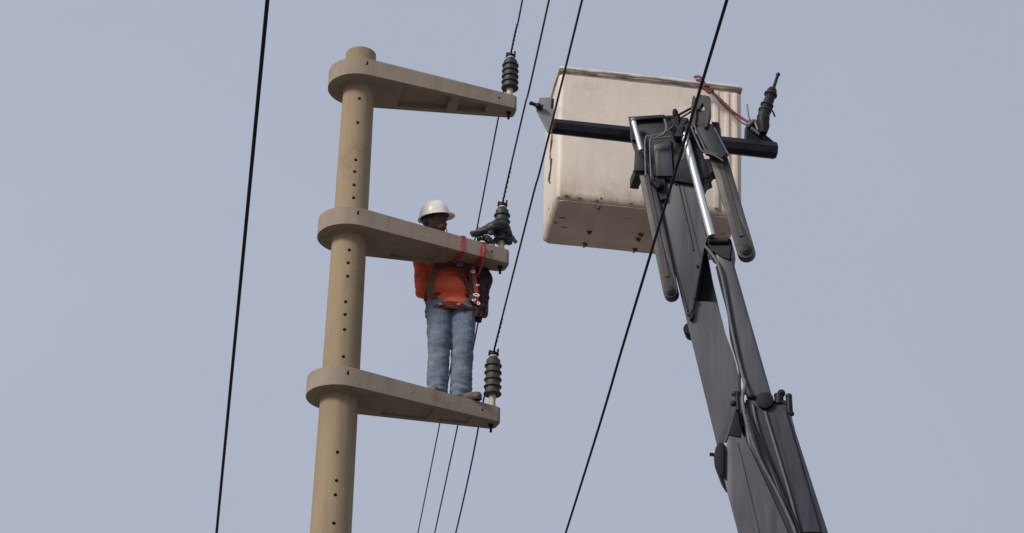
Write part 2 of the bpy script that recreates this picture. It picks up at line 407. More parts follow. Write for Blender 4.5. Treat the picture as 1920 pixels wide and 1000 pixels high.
insulator(2, 'brownish ribbed pin insulator on the lowest bracket arm beside the boots', 'ins2', .480, 5, .068, .120)

# ------------------------------------------------------------------ wires
def drop(p, dz): return V((p.x, p.y, p.z+dz))
def line_wire(label, top, npx, fpx, znear, zfar):
    n = atz(npx, 0, znear); f = atz(fpx, 1000, zfar)
    dn = (n-top); df = (f-top)
    pts = []
    nb = n + V((dn.x, dn.y, 0))*3.2 + V((0, 0, dn.z*1.5))
    fb = f + V((df.x, df.y, 0))*3.0 + V((0, 0, df.z*1.2))
    pts = smoothpath([nb, n, top+dn*.5+V((0, 0, .0)), top, top+df*.25, f, fb], 10)
    bm = B(); sweep(bm, pts, .0068, 8); o = part('conductor', bm, 'wire', root_w(label, top), 60)
    # preformed tie: wire wrapped round itself either side of the clamp
    bm = B()
    for d, ln in ((dn.normalized(), .62), (df.normalized(), .42)):
        x, y = frame_of(d); q = []
        for i in range(80):
            s = i/79; q.append(top+d*(s*ln)+(x*math.cos(s*ln*75)+y*math.sin(s*ln*75))*.0040)
        sweep(bm, q, .0062, 6)
    part('tie_wrap', bm, 'cable', o.parent, 60)
def root_w(label, p): return thing('overhead_wire', label, 'wire', p, 'overhead wires carried by the insulators')
line_wire('thin bare wire carried by the topmost insulator, running down behind the worker', INS[0], 979.5, 783.5, INS[0].z-.20, INS[0].z-.42)
line_wire('thin bare wire carried by the middle insulator, passing just right of the topmost one', INS[1], 1029.5, 815, INS[1].z-.20, INS[1].z-.42)
line_wire('thin bare wire carried by the lowest insulator, crossing the left edge of the lift bucket', INS[2], 1091.5, 854.5, INS[2].z-.20, INS[2].z-.42)
def free_cable(label, a, b, z, rr):
    pa = atz(*a, z); pb = atz(*b, z-.03); d = pb-pa
    na = pa - V((d.x, d.y, 0))*1.6 + V((0, 0, .1)); fb = pb + V((d.x, d.y, 0))*2.2 + V((0, 0, .25))
    bm = B(); sweep(bm, smoothpath([na, pa, (pa+pb)/2+V((0, 0, -.012)), pb, fb], 14), rr, 12)
    o = finish('overhead_cable', bm, 'cable', None, 60); return tag(o, label, 'cable', 'thick black overhead cables')
free_cable('thick black cable crossing the empty sky left of the pole', (501.5, 0), (406, 1000), 7.0, .0093)
free_cable('thick black cable passing in front of the bucket and boom of the lift', (1363, 0), (1060.5, 1000), 7.2, .0078)

# ------------------------------------------------------------------ the aerial lift
def Bdir(yaw): return V((math.cos(yaw), math.sin(yaw), 0)), V((-math.sin(yaw), math.cos(yaw), 0))
TIPB = atw(1290, 260, 14.4); LOWB = atw(1470, 1000, 13.05)
bax = (LOWB-TIPB).normalized()                       # down the boom
bdepth_h = (Matrix.Rotation(R_(-8), 3, 'Z') @ V((TIPB.x, TIPB.y, 0))).normalized()
bx = bax.cross(bdepth_h).normalized()
if bx.x < 0: bx = -bx
bn = bx.cross(bax).normalized()
if bn.dot(TIPB-CAM) > 0: bn = -bn                    # bn points to the camera side
def P(px, py, off=0.): return onplane(px, py, TIPB+bn*off, bn)
kk = (2.2-LOWB.z)/bax.z; FOOT = LOWB + bax*kk        # heel of the boom, below the picture
lift = thing('aerial_lift', 'dark telescopic boom lift holding up an empty cream fibreglass bucket', 'bucket lift', V((FOOT.x, FOOT.y, 0)))
def plate(name, pts, off, depth, mt, parent=lift, bev=.005, smooth=30):
    bm = B(); prism(bm, [P(x, y, off) for x, y in pts], -bn*depth, bev, 2); return part(name, bm, mt, parent, smooth)
def addplate(bm, pts, off, depth, bev=.003): prism(bm, [P(x, y, off) for x, y in pts], -bn*depth, bev)
def rod(bm, a, b, off, r, n=20, off2=None): cyl(bm, P(*a, off), P(*b, off if off2 is None else off2), r, n=n)
PX = 14.2/FPX                                        # metres per picture pixel at the boom

# bucket --------------------------------------------------
BW, BD, BH = 1.30, .67, 1.06
yaw = R_(7.4); bux, buy = Bdir(yaw)
org = atw(1043, 370, 15.15)
tilt = Matrix.Rotation(R_(1.1), 3, buy)
def BK(x, y, z): return org + bux*0 + tilt@(bux*x+buy*y+V((0, 0, z)))
def rrect(x0, y0, x1, y1, r, k=5):
    o_ = []
    for cx, cy, a0 in ((x1-r, y0+r, -90), (x1-r, y1-r, 0), (x0+r, y1-r, 90), (x0+r, y0+r, 180)):
        for i in range(k+1):
            a = R_(a0+90*i/k); o_.append((cx+r*math.cos(a), cy+r*math.sin(a)))
    return o_
def dens(loop, m_=.06):
    o_ = []
    for i, p in enumerate(loop):
        q = loop[(i+1) % len(loop)]; d = math.hypot(q[0]-p[0], q[1]-p[1]); n = max(1, int(d/m_))
        for j in range(n): o_.append((p[0]+(q[0]-p[0])*j/n, p[1]+(q[1]-p[1])*j/n))
    return o_
base = dens(rrect(0, 0, BW, BD, .035))
cxm, cym = BW/2, BD/2
def inset(t): return [(cxm+(x-cxm)*(1-2*t/BW), cym+(y-cym)*(1-2*t/BD)) for x, y in base]
def wob(x, y, z, a): return a*noise.noise(V((x*5, y*5, z*5+3)))
def loops(spec, wobble=.004):
    bm = B(); prev = None; first = True
    for t, z in spec:
        L_ = [bm.verts.new(BK(x+wob(x, y, z, wobble), y+wob(y, x, z+9, wobble), z+wob(x, y, 7, wobble))) for x, y in inset(t)]
        if prev: bridge(bm, prev, L_)
        prev = L_
        if first: first = False; f0 = L_
    return bm, f0, prev
bm, f0, l = loops([(.022, .0), (.005, .016), (0, .05)] + [(0-.0006*i, .05+i*(BH-.11)/12) for i in range(1, 13)] + [(.012, BH-.05), (.012, BH-.012), (.03, BH-.012), (.03, .7), (.032, .35), (.04, .03)])
bm.faces.new(l[::-1])
bucket = part('bucket', bm, 'bucket', lift, 40)
bucket['label'] = 'empty cream fibreglass bucket with worn rim'
# bottom pan
bm, f0, l = loops([(.024, .012), (.024, -.006), (.05, -.012)]); bm.faces.new(f0[::-1]); bm.faces.new(l)
base_o = part('base_panel', bm, 'buckbase', bucket, 40)
# rim lip
bm = B(); prev = None; rr = []
for t, z in ((.010, BH-.018), (-.012, BH-.017), (-.018, BH-.006), (-.012, BH+.006), (.02, BH+.010), (.034, BH), (.034, BH-.02)):
    L_ = []
    for x, y in inset(t):
        wz = .008*noise.noise(V((x*7, y*7, 1))); L_.append(bm.verts.new(BK(x+.004*noise.noise(V((x*9, y*9, z*30))), y+.005*noise.noise(V((x*9, y*9, z*30+5))), z+wz)))
    rr.append(L_)
for i in range(len(rr)): bridge(bm, rr[i], rr[(i+1) % len(rr)])
part('rim', bm, 'buckrim', bucket, 60)
bm = B(); rr = []
for t, z in ((.012, BH-.033), (-.006, BH-.032), (-.009, BH-.027), (-.008, BH-.019), (.012, BH-.018)):
    rr.append([bm.verts.new(BK(x, y, z+.009*noise.noise(V((x*7, y*7, 1)))+(.010*noise.noise(V((x*11, y*11, 4))) if z < BH-.03 else 0))) for x, y in inset(t)])
for i in range(len(rr)): bridge(bm, rr[i], rr[(i+1) % len(rr)])
part('rim_gasket', bm, 'gasket', bucket, 60)
# moulded strips up the front right end
for xs, wd in ((BW-.185, .036), (BW-.105, .030), (BW-.045, .030)):
    bm = B()
    prism(bm, [BK(xs-wd/2, -.004, .04), BK(xs+wd/2, -.004, .04), BK(xs+wd/2, -.004, BH-.06), BK(xs-wd/2, -.004, BH-.06)], -buy*.014, .006, 2)
    part('moulded_rib', bm, 'bucket', bucket, 40)
# bottom rail, brackets, bolts, scuffs
for xs in (.30, .66, 1.0):
    bm = B(); prism(bm, [BK(xs-.008, .03, -.0115), BK(xs+.008, .03, -.0115), BK(xs+.008, BD-.03, -.0115), BK(xs-.008, BD-.03, -.0115)], V((0, 0, -.007))); part('base_seam', bm, 'buckbase', base_o)
for xs, ys in ((.30, .045), (.66, .045), (.30, .40), (.66, .36), (.655, .43), (.30, .58), (.66, .58), (1.0, .58), (.95, .40)):
    bm = B(); lathe(bm, [(.016, -.005), (.018, -.012), (.012, -.026), (.004, -.028)], BK(xs, ys, -.008), V((0, 0, 1)), 12)
    bm2 = bm; part('bolt', bm2, 'grime', base_o, 40)
for k, (x, y, z, fc, s_, el) in enumerate(((.16, 0, .012, 0, .010, 2.2), (.285, 0, .008, 0, .013, 1.5), (.31, 0, .03, 0, .009, 1.0), (.52, 0, .012, 0, .008, 2.5), (.68, 0, .006, 0, .012, 1.6), (.07, 0, .02, 0, .009, 2.4),
        (.42, 0, BH-.14, 0, .008, 2.6), (.05, 0, BH-.27, 0, .012, .8), (0, .2, .62, 1, .013, .7), (0, .34, .10, 1, .011, 1.4), (0, .12, .85, 1, .010, 1.6), (0, .3, .40, 1, .010, .8),
        (.08, .25, 0, 2, .014, 2.6), (.12, .38, 0, 2, .013, 2.2), (.05, .33, 0, 2, .012, 1.4), (.30, .26, 0, 2, .012, 1.0))):
    nx, tx, ty = ((-buy, bux, V((0, 0, 1))), (-bux, buy, V((0, 0, 1))), (V((0, 0, -1)), bux, buy))[fc]
    c = BK(x, y, z) + (V((0, 0, -.0125)) if fc == 2 else V((0, 0, 0)))
    vs = [c+nx*.003+(tx*math.cos(a)*s_*el+ty*math.sin(a)*s_*.6)*random.uniform(.55, 1.1) for a in [i*math.pi/5 for i in range(10)]]
    bm = B(); prism(bm, vs, -nx*.006); part('scuff_mark', bm, 'grime', bucket)
# dark split running down the left side
bm = B(); q = []
for i in range(9): q.append(BK(-.006, .30+.05*math.sin(i*1.7), .28+i*.055))
sweep(bm, q, [.004, .010, .006, .011, .008, .005, .012, .006, .003], 6); part('crack', bm, 'grime', bucket)

# platform crossbar ------------------------------------------
zb = atw(1036, 237, 14.55).z
bl = atw(1036, 237, 14.55); br = atz(1455, 283, zb)
d = (br-bl).normalized(); x_, y_ = frame_of(d)
bm = B()
ri = .052
prof_ = [ring(bm, q, x_, y_, r, 8) for q, r in ((bl, ri*.9), (bl+d*.01, ri), (br-d*.01, ri*1.15), (br, ri*1.05))]
for i in range(3): bridge(bm, prof_[i], prof_[i+1])
bm.faces.new(prof_[0][::-1]); bm.faces.new(prof_[-1])
bar = part('crossbar', bm, 'black', lift, 20)
for t_ in (.44, .66):                                     # lugs that carry the bucket on the bar
    bm = B(); c = bl.lerp(br, t_)
    prism(bm, [c+d*.03+V((0, 0, -.045)), c-d*.03+V((0, 0, -.045)), c-d*.03+V((0, 0, .03)), c+d*.03+V((0, 0, .03))], buy*(.62), .004); part('mounting_lug', bm, 'black', bar)
def vplate(pts, o_, nrm, t_, bev=.003):                   # plate from picture outline on the plane through o_
    bm = B(); prism(bm, [onplane(x, y, o_, nrm) for x, y in pts], -nrm*t_, bev); return bm
nb_ = V((d.y, -d.x, 0)).normalized()
bm = vplate([(1011, 183), (1036, 182), (1040, 226), (1034, 250), (1027, 246), (1006, 205)], bl, nb_, .02)
gs = part('end_gusset', bm, 'gusset', bar); gs['label'] = 'grey three-cornered plate at the left end of the crossbar'
bm = vplate([(1034, 185), (1039, 185), (1038, 203), (1033, 203)], bl+nb_*.004, nb_, .004, 0); part('slot', bm, 'black', gs)
bm = B(); c = bl+nb_*.02
cyl(bm, onplane(994, 193, c, nb_), onplane(1018, 202, c, nb_), .010, .018); ball(bm, onplane(996, 194, c, nb_), .015, 2); ball(bm, onplane(1009, 199, c, nb_), .021, 2)
part('latch_handle', bm, 'black', gs, 40)
bm = vplate([(1399, 236), (1407, 222), (1418, 240), (1431, 249), (1457, 270), (1456, 276), (1398, 268)], br, nb_, .045)
gs2 = part('end_gusset', bm, 'black', bar)
bm = B()
for a, b, r in (((1402, 236), (1414, 226), .014), ((1414, 226), (1422, 244), .012), ((1408, 240), (1424, 252), .012), ((1400, 196), (1405, 228), .007)):
    cyl(bm, onplane(*a, br+nb_*.02, nb_), onplane(*b, br+nb_*.02, nb_), r, n=12)
part('bracket_pin', bm, 'steel', gs2, 40)

# boom sections (each one sleeve inside the next; the lowest is the fattest) ---------------
def boomdir(p, s): return p+bax*s
# second section
s2 = plate('boom_section', [(1268, 520), (1303, 566), (1344, 566), (1358, 620), (1374, 662), (1390, 738), (1400, 790), (1348, 866), (1343, 830), (1290, 612)], -.03, .15, 'boom')
s2['label'] = 'second, narrower sleeve of the telescopic boom'
plate('boom_core_shade', [(1262, 440), (1319, 440), (1334, 520), (1346, 572), (1349, 590), (1296, 590)], -.10, .08, 'cable', s2)  # recessed core coloured near-black to paint the shade inside the sleeve
# fly section with the slanting cut end
s1 = plate('fly_section', [(1222, 335), (1238, 278), (1292, 278), (1308, 340), (1330, 436), (1318, 468), (1298, 583), (1293, 590), (1287, 588), (1257, 485)], .0, .20, 'boom')
bm = B()
addplate(bm, [(1294, 300), (1306, 340), (1328, 436), (1323, 441), (1300, 345), (1288, 300)], .010, .012, .002)
addplate(bm, [(1226, 338), (1232, 338), (1262, 484), (1291, 582), (1288, 585), (1256, 478)], .008, .010, .002)
addplate(bm, [(1316, 470), (1320, 470), (1299, 582), (1295, 582)], .008, .010, .002)
part('edge_flange', bm, 'boom2', s1)
for q in ((1268, 345), (1247, 362), (1303, 560), (1308, 500)):
    bm = B(); lathe(bm, [(.011, 0), (.011, .010), (.008, .014)], P(*q, 0), bn, 6); part('bolt', bm, 'black', s1, 35)
bm = B(); rod(bm, (1262, 300), (1300, 470), .004, .005); rod(bm, (1276, 330), (1312, 480), .003, .003); part('weld_line', bm, 'boom2', s1)
# lower outer section
low = 200
e1 = P(1354, 890, .05); e2 = P(1384, 1000, .05)
def ext(px, py, off): 
    p = P(px, py, off); return p
def footpt(px, off):                                   # carry an edge on down the boom to its heel
    p = P(px, 1000, off); return p + bax*((FOOT.z-p.z)/bax.z)
pts = [P(*q, .05) for q in ((1357, 830), (1373, 786), (1383, 760), (1389, 812), (1410, 850), (1440, 915), (1478, 1000))] + [footpt(1488, .05), footpt(1384, .05), P(1384, 1000, .05), P(1355, 891, .05)]
bm = B(); prism(bm, pts, -bn*.38, .006, 2); s3 = part('boom_section', bm, 'boom', lift, 30)
s3['label'] = 'outer sleeve of the telescopic boom, with a slanting mouth'
plate('painted_mouth_shade', [(1382, 759), (1389, 812), (1388, 820), (1364, 815)], .058, .012, 'cable', s3, .002)  # added black sheet standing in for shade within the slanting mouth
bm = B(); addplate(bm, [(1373, 783), (1377, 785), (1361, 828), (1357, 828)], .058, .012, .002)
prism(bm, [P(1378, 830, .054), P(1383, 830, .054), P(1424, 1000, .054), P(1418, 1000, .054)], bn*.006)
part('edge_flange', bm, 'boom', s3)
# black wear pads on the left edges
bm = B(); prism(bm, [P(x, y, .08) for x, y in ((1347, 831), (1356, 829), (1358, 840), (1357, 894), (1349, 890), (1340, 876), (1338, 858), (1341, 840))], -bn*.3, .006, 2)
rod(bm, (1331, 852), (1345, 854), .04, .011, 10)
part('wear_pad', bm, 'cable', s3, 35)
bm = B(); lathe(bm, [(.038, 0), (.042, .01), (.042, .10), (.038, .11)], P(1293, 615, -.045)-bn*.11, bn, 20)
addplate(bm, [(1291, 584), (1302, 586), (1300, 596), (1293, 600)], .0, .05)
part('wear_pad', bm, 'cable', s2, 35)
# right-hand tube and its lower sleeve
def taper(name, a0, a1, b0, b1, off, depth, mt, parent=lift, bev=.02):
    bm = B(); prism(bm, [P(*a0, off), P(*a1, off), P(*b1, off), P(*b0, off)], -bn*depth, bev, 3); return part(name, bm, mt, parent, 40)
tube = taper('levelling_tube', (1338, 470), (1369, 470), (1399, 745), (1448, 745), -.0, .15, 'boom')
bm = B(); addplate(bm, [(1323, 446), (1370, 446), (1373, 462), (1369, 490), (1355, 480), (1330, 470)], .012, .18, .008)
rod(bm, (1330, 452), (1366, 452), .02, .02, 12)
part('tube_collar', bm, 'black', tube, 35)
pts = [P(*q, .03) for q in ((1392, 772), (1398, 748), (1420, 752), (1478, 756), (1484, 786), (1553, 1000))] + [footpt(1553, .03), footpt(1420, .03), P(1420, 1000, .03)]
bm = B(); prism(bm, pts, -bn*.34, .012, 2); s4 = part('lower_sleeve', bm, 'boom2', lift, 30)
bm = B(); prism(bm, [P(1452, 775, .036), P(1474, 770, .036), P(1540, 1000, .036), P(1506, 1000, .036)], bn*.014, .004); part('side_panel', bm, 'boom2', s4)
bm = B(); lathe(bm, [(.048, 0), (.052, .01), (.052, .05), (.03, .055)], P(1436, 756, .01), bn, 20); part('sheave', bm, 'cable', s4, 35)
bm = B(); rod(bm, (1460, 758), (1461, 740), .02, .028, 12); ball(bm, P(1465, 738, .02), .026); ball(bm, P(1456, 742, .02), .018)
rod(bm, (1479, 744), (1481, 776), .02, .020, 10); ball(bm, P(1479, 744, .02), .022); ball(bm, P(1484, 776, .02), .018); rod(bm, (1462, 752), (1480, 760), .02, .016)
part('valve_block', bm, 'black', s4, 40)
bm = B(); ball(bm, P(1378, 738, .07), .014); rod(bm, (1372, 740), (1382, 742), .07, .009); rod(bm, (1382, 735), (1384, 770), .065, .014); ball(bm, P(1375, 757, .07), .020); rod(bm, (1380, 742), (1400, 738), .06, .007)
part('hose_clamp', bm, 'black', s3, 40)
# hoses
def hose(pts, r, mt='hose', par=lift, name='hydraulic_hose'):
    bm = B(); sweep(bm, smoothpath([P(x, y, o_) for x, y, o_ in pts], 8), r, 10); return part(name, bm, mt, par, 60)
hose([(1322, 462, .03), (1334, 476, .035), (1348, 500, .04), (1361, 555, .03), (1369, 600, .03), (1379, 650, .03), (1391, 700, .03), (1397, 722, .05), (1392, 750, .08), (1402, 800, .09), (1425, 862, .075), (1458, 925, .06), (1492, 1000, .06), (1530, 1110, .06)], .0105)
hose([(1344, 500, .012), (1352, 535, .02), (1366, 590, .02), (1372, 640, .02), (1386, 690, .02), (1388, 735, .05), (1404, 780, .085), (1436, 850, .075), (1470, 930, .065), (1500, 1000, .06), (1535, 1110, .06)], .008, 'black')
hose([(1434, 772, .045), (1446, 812, .045), (1462, 865, .043), (1480, 925, .042), (1500, 1000, .042), (1535, 1110, .042)], .010)
hose([(1412, 760, .04), (1420, 800, .045), (1440, 860, .045), (1468, 940, .045), (1490, 1000, .045), (1525, 1110, .045)], .012, 'boom')

# chrome rods
bm = B(); rod(bm, (1283, 250), (1334, 443), .075, .0265, 24, .045); part('piston_rod', bm, 'chrome', lift, 40)
bm = B(); rod(bm, (1187, 226), (1202, 282), .11, .017, 20); 
pr = part('piston_rod', bm, 'chrome', lift, 40)
bm = B(); ball(bm, P(1187, 226, .11), .022, 2); part('rod_end', bm, 'steel', pr, 60)
# the two parallel link arms
for a, b, wd in (((1206, 300), (1257, 546), 27), ((1344, 285), (1398, 469), 33)):
    bm = B(); off = .04
    A_, B_ = P(*a, off), P(*b, off); dd = (B_-A_).normalized(); sd = dd.cross(bn).normalized(); hw_ = wd*PX/2
    o_ = [A_-sd*hw_, A_+sd*hw_]; c = B_
    for i in range(13):
        t_ = math.pi*i/12; o_.append(c+sd*hw_*math.cos(t_)+dd*hw_*math.sin(t_))
    prism(bm, o_, -bn*.07, .007, 2)
    la = part('link_arm', bm, 'link', lift, 35)
    bm = B(); lathe(bm, [(hw_*.62, 0), (hw_*.62, .012), (hw_*.3, .016), (hw_*.3, .022)], B_, bn, 16); part('pivot_pin', bm, 'black', la, 35)
    bm = B(); prism(bm, [A_+dd*.05-sd*hw_*.3+bn*.003, A_+dd*.05+sd*hw_*.3+bn*.003, B_-dd*.10+sd*hw_*.3+bn*.003, B_-dd*.10-sd*hw_*.3+bn*.003], bn*.005, .002); part('web_strip', bm, 'link', la)
# head bracket
hd = plate('head_bracket', [(1180, 219), (1262, 216), (1300, 236), (1322, 300), (1330, 330), (1300, 345), (1262, 338), (1226, 330), (1192, 286), (1182, 262)], .03, .16, 'black')
plate('bracket_ear', [(1190, 286), (1204, 284), (1212, 320), (1188, 320)], .07, .08, 'black', hd)
plate('bracket_plate', [(1178, 219), (1246, 215), (1246, 221), (1188, 224), (1192, 262), (1184, 262)], .06, .05, 'black', hd, .002)
plate('bracket_plate', [(1300, 234), (1336, 232), (1366, 286), (1352, 296), (1322, 286)], .10, .045, 'boom2', hd)
plate('bracket_plate', [(1334, 228), (1348, 229), (1350, 262), (1338, 260)], .05, .10, 'black', hd)
plate('bracket_plate', [(1226, 272), (1258, 262), (1262, 330), (1230, 330)], .05, .03, 'boom2', hd)
plate('bracket_plate', [(1304, 300), (1340, 296), (1352, 318), (1332, 322), (1318, 352), (1308, 348)], .02, .10, 'black', hd)
bm = B()
for seq, r in (([(1211, 330), (1210, 262), (1222, 256), (1248, 248), (1262, 236)], .0065), ([(1221, 332), (1219, 264), (1232, 260), (1258, 256)], .0055), ([(1295, 236), (1306, 262), (1318, 284), (1340, 292), (1356, 302)], .0065),
               ([(1302, 236), (1316, 266), (1326, 284), (1348, 290)], .005), ([(1290, 240), (1290, 262), (1280, 300)], .006), ([(1246, 224), (1250, 240), (1244, 252), (1230, 258)], .009), ([(1340, 240), (1354, 268), (1366, 290)], .005)):
    sweep(bm, smoothpath([P(x, y, .125) for x, y in seq], 6), r, 8)
part('pipework', bm, 'hose', hd, 60)
bm = B()                                                   # valves and knuckles on top of the head
for x, y, r, dx, dz in ((1266, 211, .019, .1, 1), (1257, 222, .017, -1, .3), (1271, 226, .026, .2, 1), (1285, 231, .018, .8, .6), (1262, 240, .022, -.6, 1), (1279, 246, .024, .3, .8)):
    ax_ = (bx*dx-bax*dz+bn*.3).normalized(); lathe(bm, [(r, -r*1.2), (r, r*.4), (r*.7, r*.5), (r*.7, r*1.1), (r*.4, r*1.2)], P(x, y, .09), ax_, 6 if r > .02 else 12)
addplate(bm, [(1256, 222), (1290, 220), (1296, 258), (1262, 256)], .10, .09, .006)
rod(bm, (1272, 216), (1296, 203), .09, .008); rod(bm, (1276, 222), (1298, 208), .09, .006)
part('valve_block', bm, 'black', hd, 40)
# winch head fork
bm = B()
addplate(bm, [(1299, 178), (1304, 182), (1306, 200), (1304, 238), (1296, 242), (1295, 205)], .12, .03)
addplate(bm, [(1306, 184), (1320, 178), (1331, 182), (1332, 212), (1326, 238), (1320, 240), (1322, 204), (1318, 190), (1310, 206), (1306, 205)], .12, .05)
addplate(bm, [(1300, 208), (1322, 206), (1324, 228), (1312, 240), (1300, 234)], .10, .05)
rod(bm, (1300, 192), (1328, 190), .10, .010); ball(bm, P(1313, 183, .10), .020); ball(bm, P(1326, 186, .10), .022)
part('winch_fork', bm, 'link', hd, 35)
bm = B(); rod(bm, (1222, 340), (1236, 352), .06, .018); ball(bm, P(1236, 348, .05), .03); addplate(bm, [(1226, 332), (1246, 330), (1250, 372), (1238, 376)], .03, .06)
part('valve_block', bm, 'black', hd, 40)
# pedestal on the ground under the boom (below the picture)
bm = B(); f = V((FOOT.x, FOOT.y, 0)); lathe(bm, [(.75, 0), (.75, .12), (.45, .2), (.38, 1.2), (.5, 1.25), (.5, 1.45), (.2, 1.46)], f, n=32)
box(bm, f+V((-.35, .15, 1.85)), (.06, .7, .9), None, .01); box(bm, f+V((.38, .15, 1.85)), (.06, .7, .9), None, .01)
part('pedestal', bm, 'boom2', lift, 35)

# post tool clipped to the end of the crossbar
o0 = br+nb_*.06+V((0, 0, 0))
def Q(px, py): return onplane(px, py, o0, nb_)
tool = thing('clamp_tool', 'black ribbed tool with thin rod upright at the right end of the lift crossbar', 'tool', Q(1430, 250))
bm = B(); sweep(bm, [Q(*q) for q in ((1431, 250), (1432, 238), (1430, 228), (1433, 212), (1437, 200), (1443, 186), (1447, 172), (1449, 167))], [.026, .040, .044, .040, .036, .034, .036, .026], 14)
part('tool_body', bm, 'black', tool, 40)
for q in ((1445, 178), (1434, 208), (1431, 222), (1438, 198)):
    bm = B(); lathe(bm, [(.036, -.008), (.045, -.004), (.045, .004), (.036, .008)], Q(*q), (Q(1449, 167)-Q(1432, 220)).normalized(), 16); part('tool_collar', bm, 'ins', tool, 40)
bm = B(); cyl(bm, Q(1449, 170), Q(1459, 139), .011, n=12); ball(bm, Q(1459, 140), .015, 2); part('tool_rod', bm, 'black', tool, 40)
bm = B(); sweep(bm, smoothpath([Q(1441, 206), Q(1448, 208), Q(1453, 219)], 5), .006, 8); part('trigger', bm, 'black', tool, 40)
# rope
rp = BK(BW*.79, -.03, BH)
yb = rp.y-.02
def RP(px, py, dy=0): return aty(px, py, yb+dy)
bm = B()
def ropeline(pts, r, tw=90):
    q = smoothpath(pts, 14)
    for ph in (0, 2.1, 4.2):
        s = 0; o_ = []
        for i, p in enumerate(q):
            if i: s += (p-q[i-1]).length
            dd = (q[min(i+1, len(q)-1)]-q[max(i-1, 0)]); x, y = frame_of(dd)
            o_.append(p+(x*math.cos(s*tw+ph)+y*math.sin(s*tw+ph))*r*.55)
        sweep(bm, o_, r*.6, 6)
ropeline([RP(1306, 150), RP(1316, 152, -.03), RP(1322, 160, -.05), RP(1332, 165, -.03), RP(1338, 175, -.04), RP(1356, 192, -.05), RP(1374, 210, -.05), RP(1390, 221, -.05), RP(1404, 230, -.1)], .010)
ropeline([RP(1302, 145, .02), RP(1312, 144, -.02), RP(1320, 156, -.04), RP(1310, 160, -.03), RP(1324, 168, -.04), RP(1336, 166, -.05), RP(1330, 174, -.05), RP(1322, 166, -.05)], .009)
ropeline([RP(1330, 165, -.04), RP(1346, 186, -.03), RP(1360, 202, -.03), RP(1384, 225, -.06), RP(1398, 234, -.1)], .0065)
rope = finish('tie_rope', bm, 'rope', None, 60); tag(rope, 'faded red rope knotted over the bucket rim and pulled down to the crossbar end', 'rope')

# ------------------------------------------------------------------ rubber cover on the middle insulator
ux, uy, z0, L, W, hw, th = armframe[1]
ci = W(L, 0, z0+th(L))
def CV(px, py, dy=0.): return onplane(px, py, ci+NH*dy, NH)
caps = [(CV(892, 438, -.03), CV(906, 434, -.06), .030, .034), (CV(906, 434, -.06), CV(926, 424, -.07), .032, .040), (CV(926, 424, -.07), CV(944, 422, -.05), .042, .045), (CV(944, 422, -.05), CV(953, 436, -.02), .042, .030),
        (CV(953, 436, -.02), CV(954, 454, .0), .030, .028), (CV(952, 438, 0), CV(963, 450, .03), .030, .020), (CV(926, 428, -.05), CV(920, 438, -.08), .03, .018), (CV(940, 424, .06), CV(950, 440, .07), .04, .03)]
cov = blob('rubber_cover', caps, 'glove', .007, 3, .008, .05); cov.data.transform(Matrix.Translation(-ci)); cov.location = ci
cr = thing('insulator_cover', 'black rubber cover draped over the foot of the middle insulator, by the worker\'s glove', 'rubber cover', ci)
cov.parent = cr; cov.location = (0, 0, 0); cov.name = 'cover_skin'
for a, b, r in (((888, 438), (884, 440), .026), ((897, 436), (901, 434), .037), ((962, 449), (968, 455), .016)):
    bm = B(); pa, pb = CV(*a, -.03), CV(*b, -.03); cyl(bm, pa, pb, r, r*.95, 16)
    part('end_ring', bm, 'ins', cr, 35)
cov.data.materials[0] = M['ins']

# ------------------------------------------------------------------ the worker
ux2, uy2, z2, L2, W2, hw2, th2 = armframe[2]
feet = onplane(846, 740, AX+ux2*.9-uy2*.06, uy2)
# stand on the top face of the lowest arm
sx = (feet-AX).dot(ux2); zt2 = z2+th2(sx)
F0 = AX + ux2*sx + uy2*.0 + V((0, 0, zt2+.002))
man = thing('person', 'worker in white hard hat, orange shirt and blue jeans standing on the lowest bracket arm', 'person', F0)
def Z(x, y, z): return V((EH.x*x+NH.x*y, EH.y*x+NH.y*y, z))     # body frame: x picture right, y away, z up from the soles
xs_ = -.004
J = dict(hipL=Z(.095, .15, .90), hipR=Z(-.095, .15, .90), kneeL=Z(.096, .05, .49), kneeR=Z(-.084, .05, .49),
         ankL=Z(.090, .035, .085), ankR=Z(-.086, .035, .085), pel=Z(0, .17, .93), wst=Z(0, .22, 1.06), chest=Z(-.01, .27, 1.25),
         shL=Z(.165, .30, 1.40), shR=Z(-.185, .30, 1.40), neck=Z(-.06, .27, 1.48), head=Z(-.145, .17, 1.622),
         elL=Z(.225, .22, 1.10), elR=Z(-.212, .24, 1.03), wrL=Z(.20, .09, 1.375), wrR=Z(-.285, .17, 1.365))
# head frame: face turned to picture right and down
fd = Z(.74, -.66, .02).normalized(); hu = Z(-.30, .0, 1).normalized(); hr = fd.cross(hu).normalized(); hu = hr.cross(fd).normalized()
HR = Matrix((hr, fd, hu)).transposed()
hc = J['head']
def HD(x, y, z): return hc+hr*x+fd*y+hu*z
def body_caps():
    j = J; c = [(j['hipL'], j['kneeL'], .085, .055), (j['kneeL'], j['ankL'], .052, .036), (j['hipR'], j['kneeR'], .085, .055), (j['kneeR'], j['ankR'], .052, .036),
         (j['pel'], j['wst'], .10, .095), (j['wst'], j['chest'], .095, .10), (j['chest'], j['shL'], .10, .055), (j['chest'], j['shR'], .10, .055), (j['shL'], j['shR'], .055, .055),
         (j['chest'], j['neck'], .09, .056), (j['neck'], HD(0, -.02, -.05), .052, .054),
         (j['shL'], j['elL'], .050, .038), (j['elL'], j['wrL'], .038, .026), (j['shR'], j['elR'], .050, .038), (j['elR'], j['wrR'], .038, .026)]
    return c
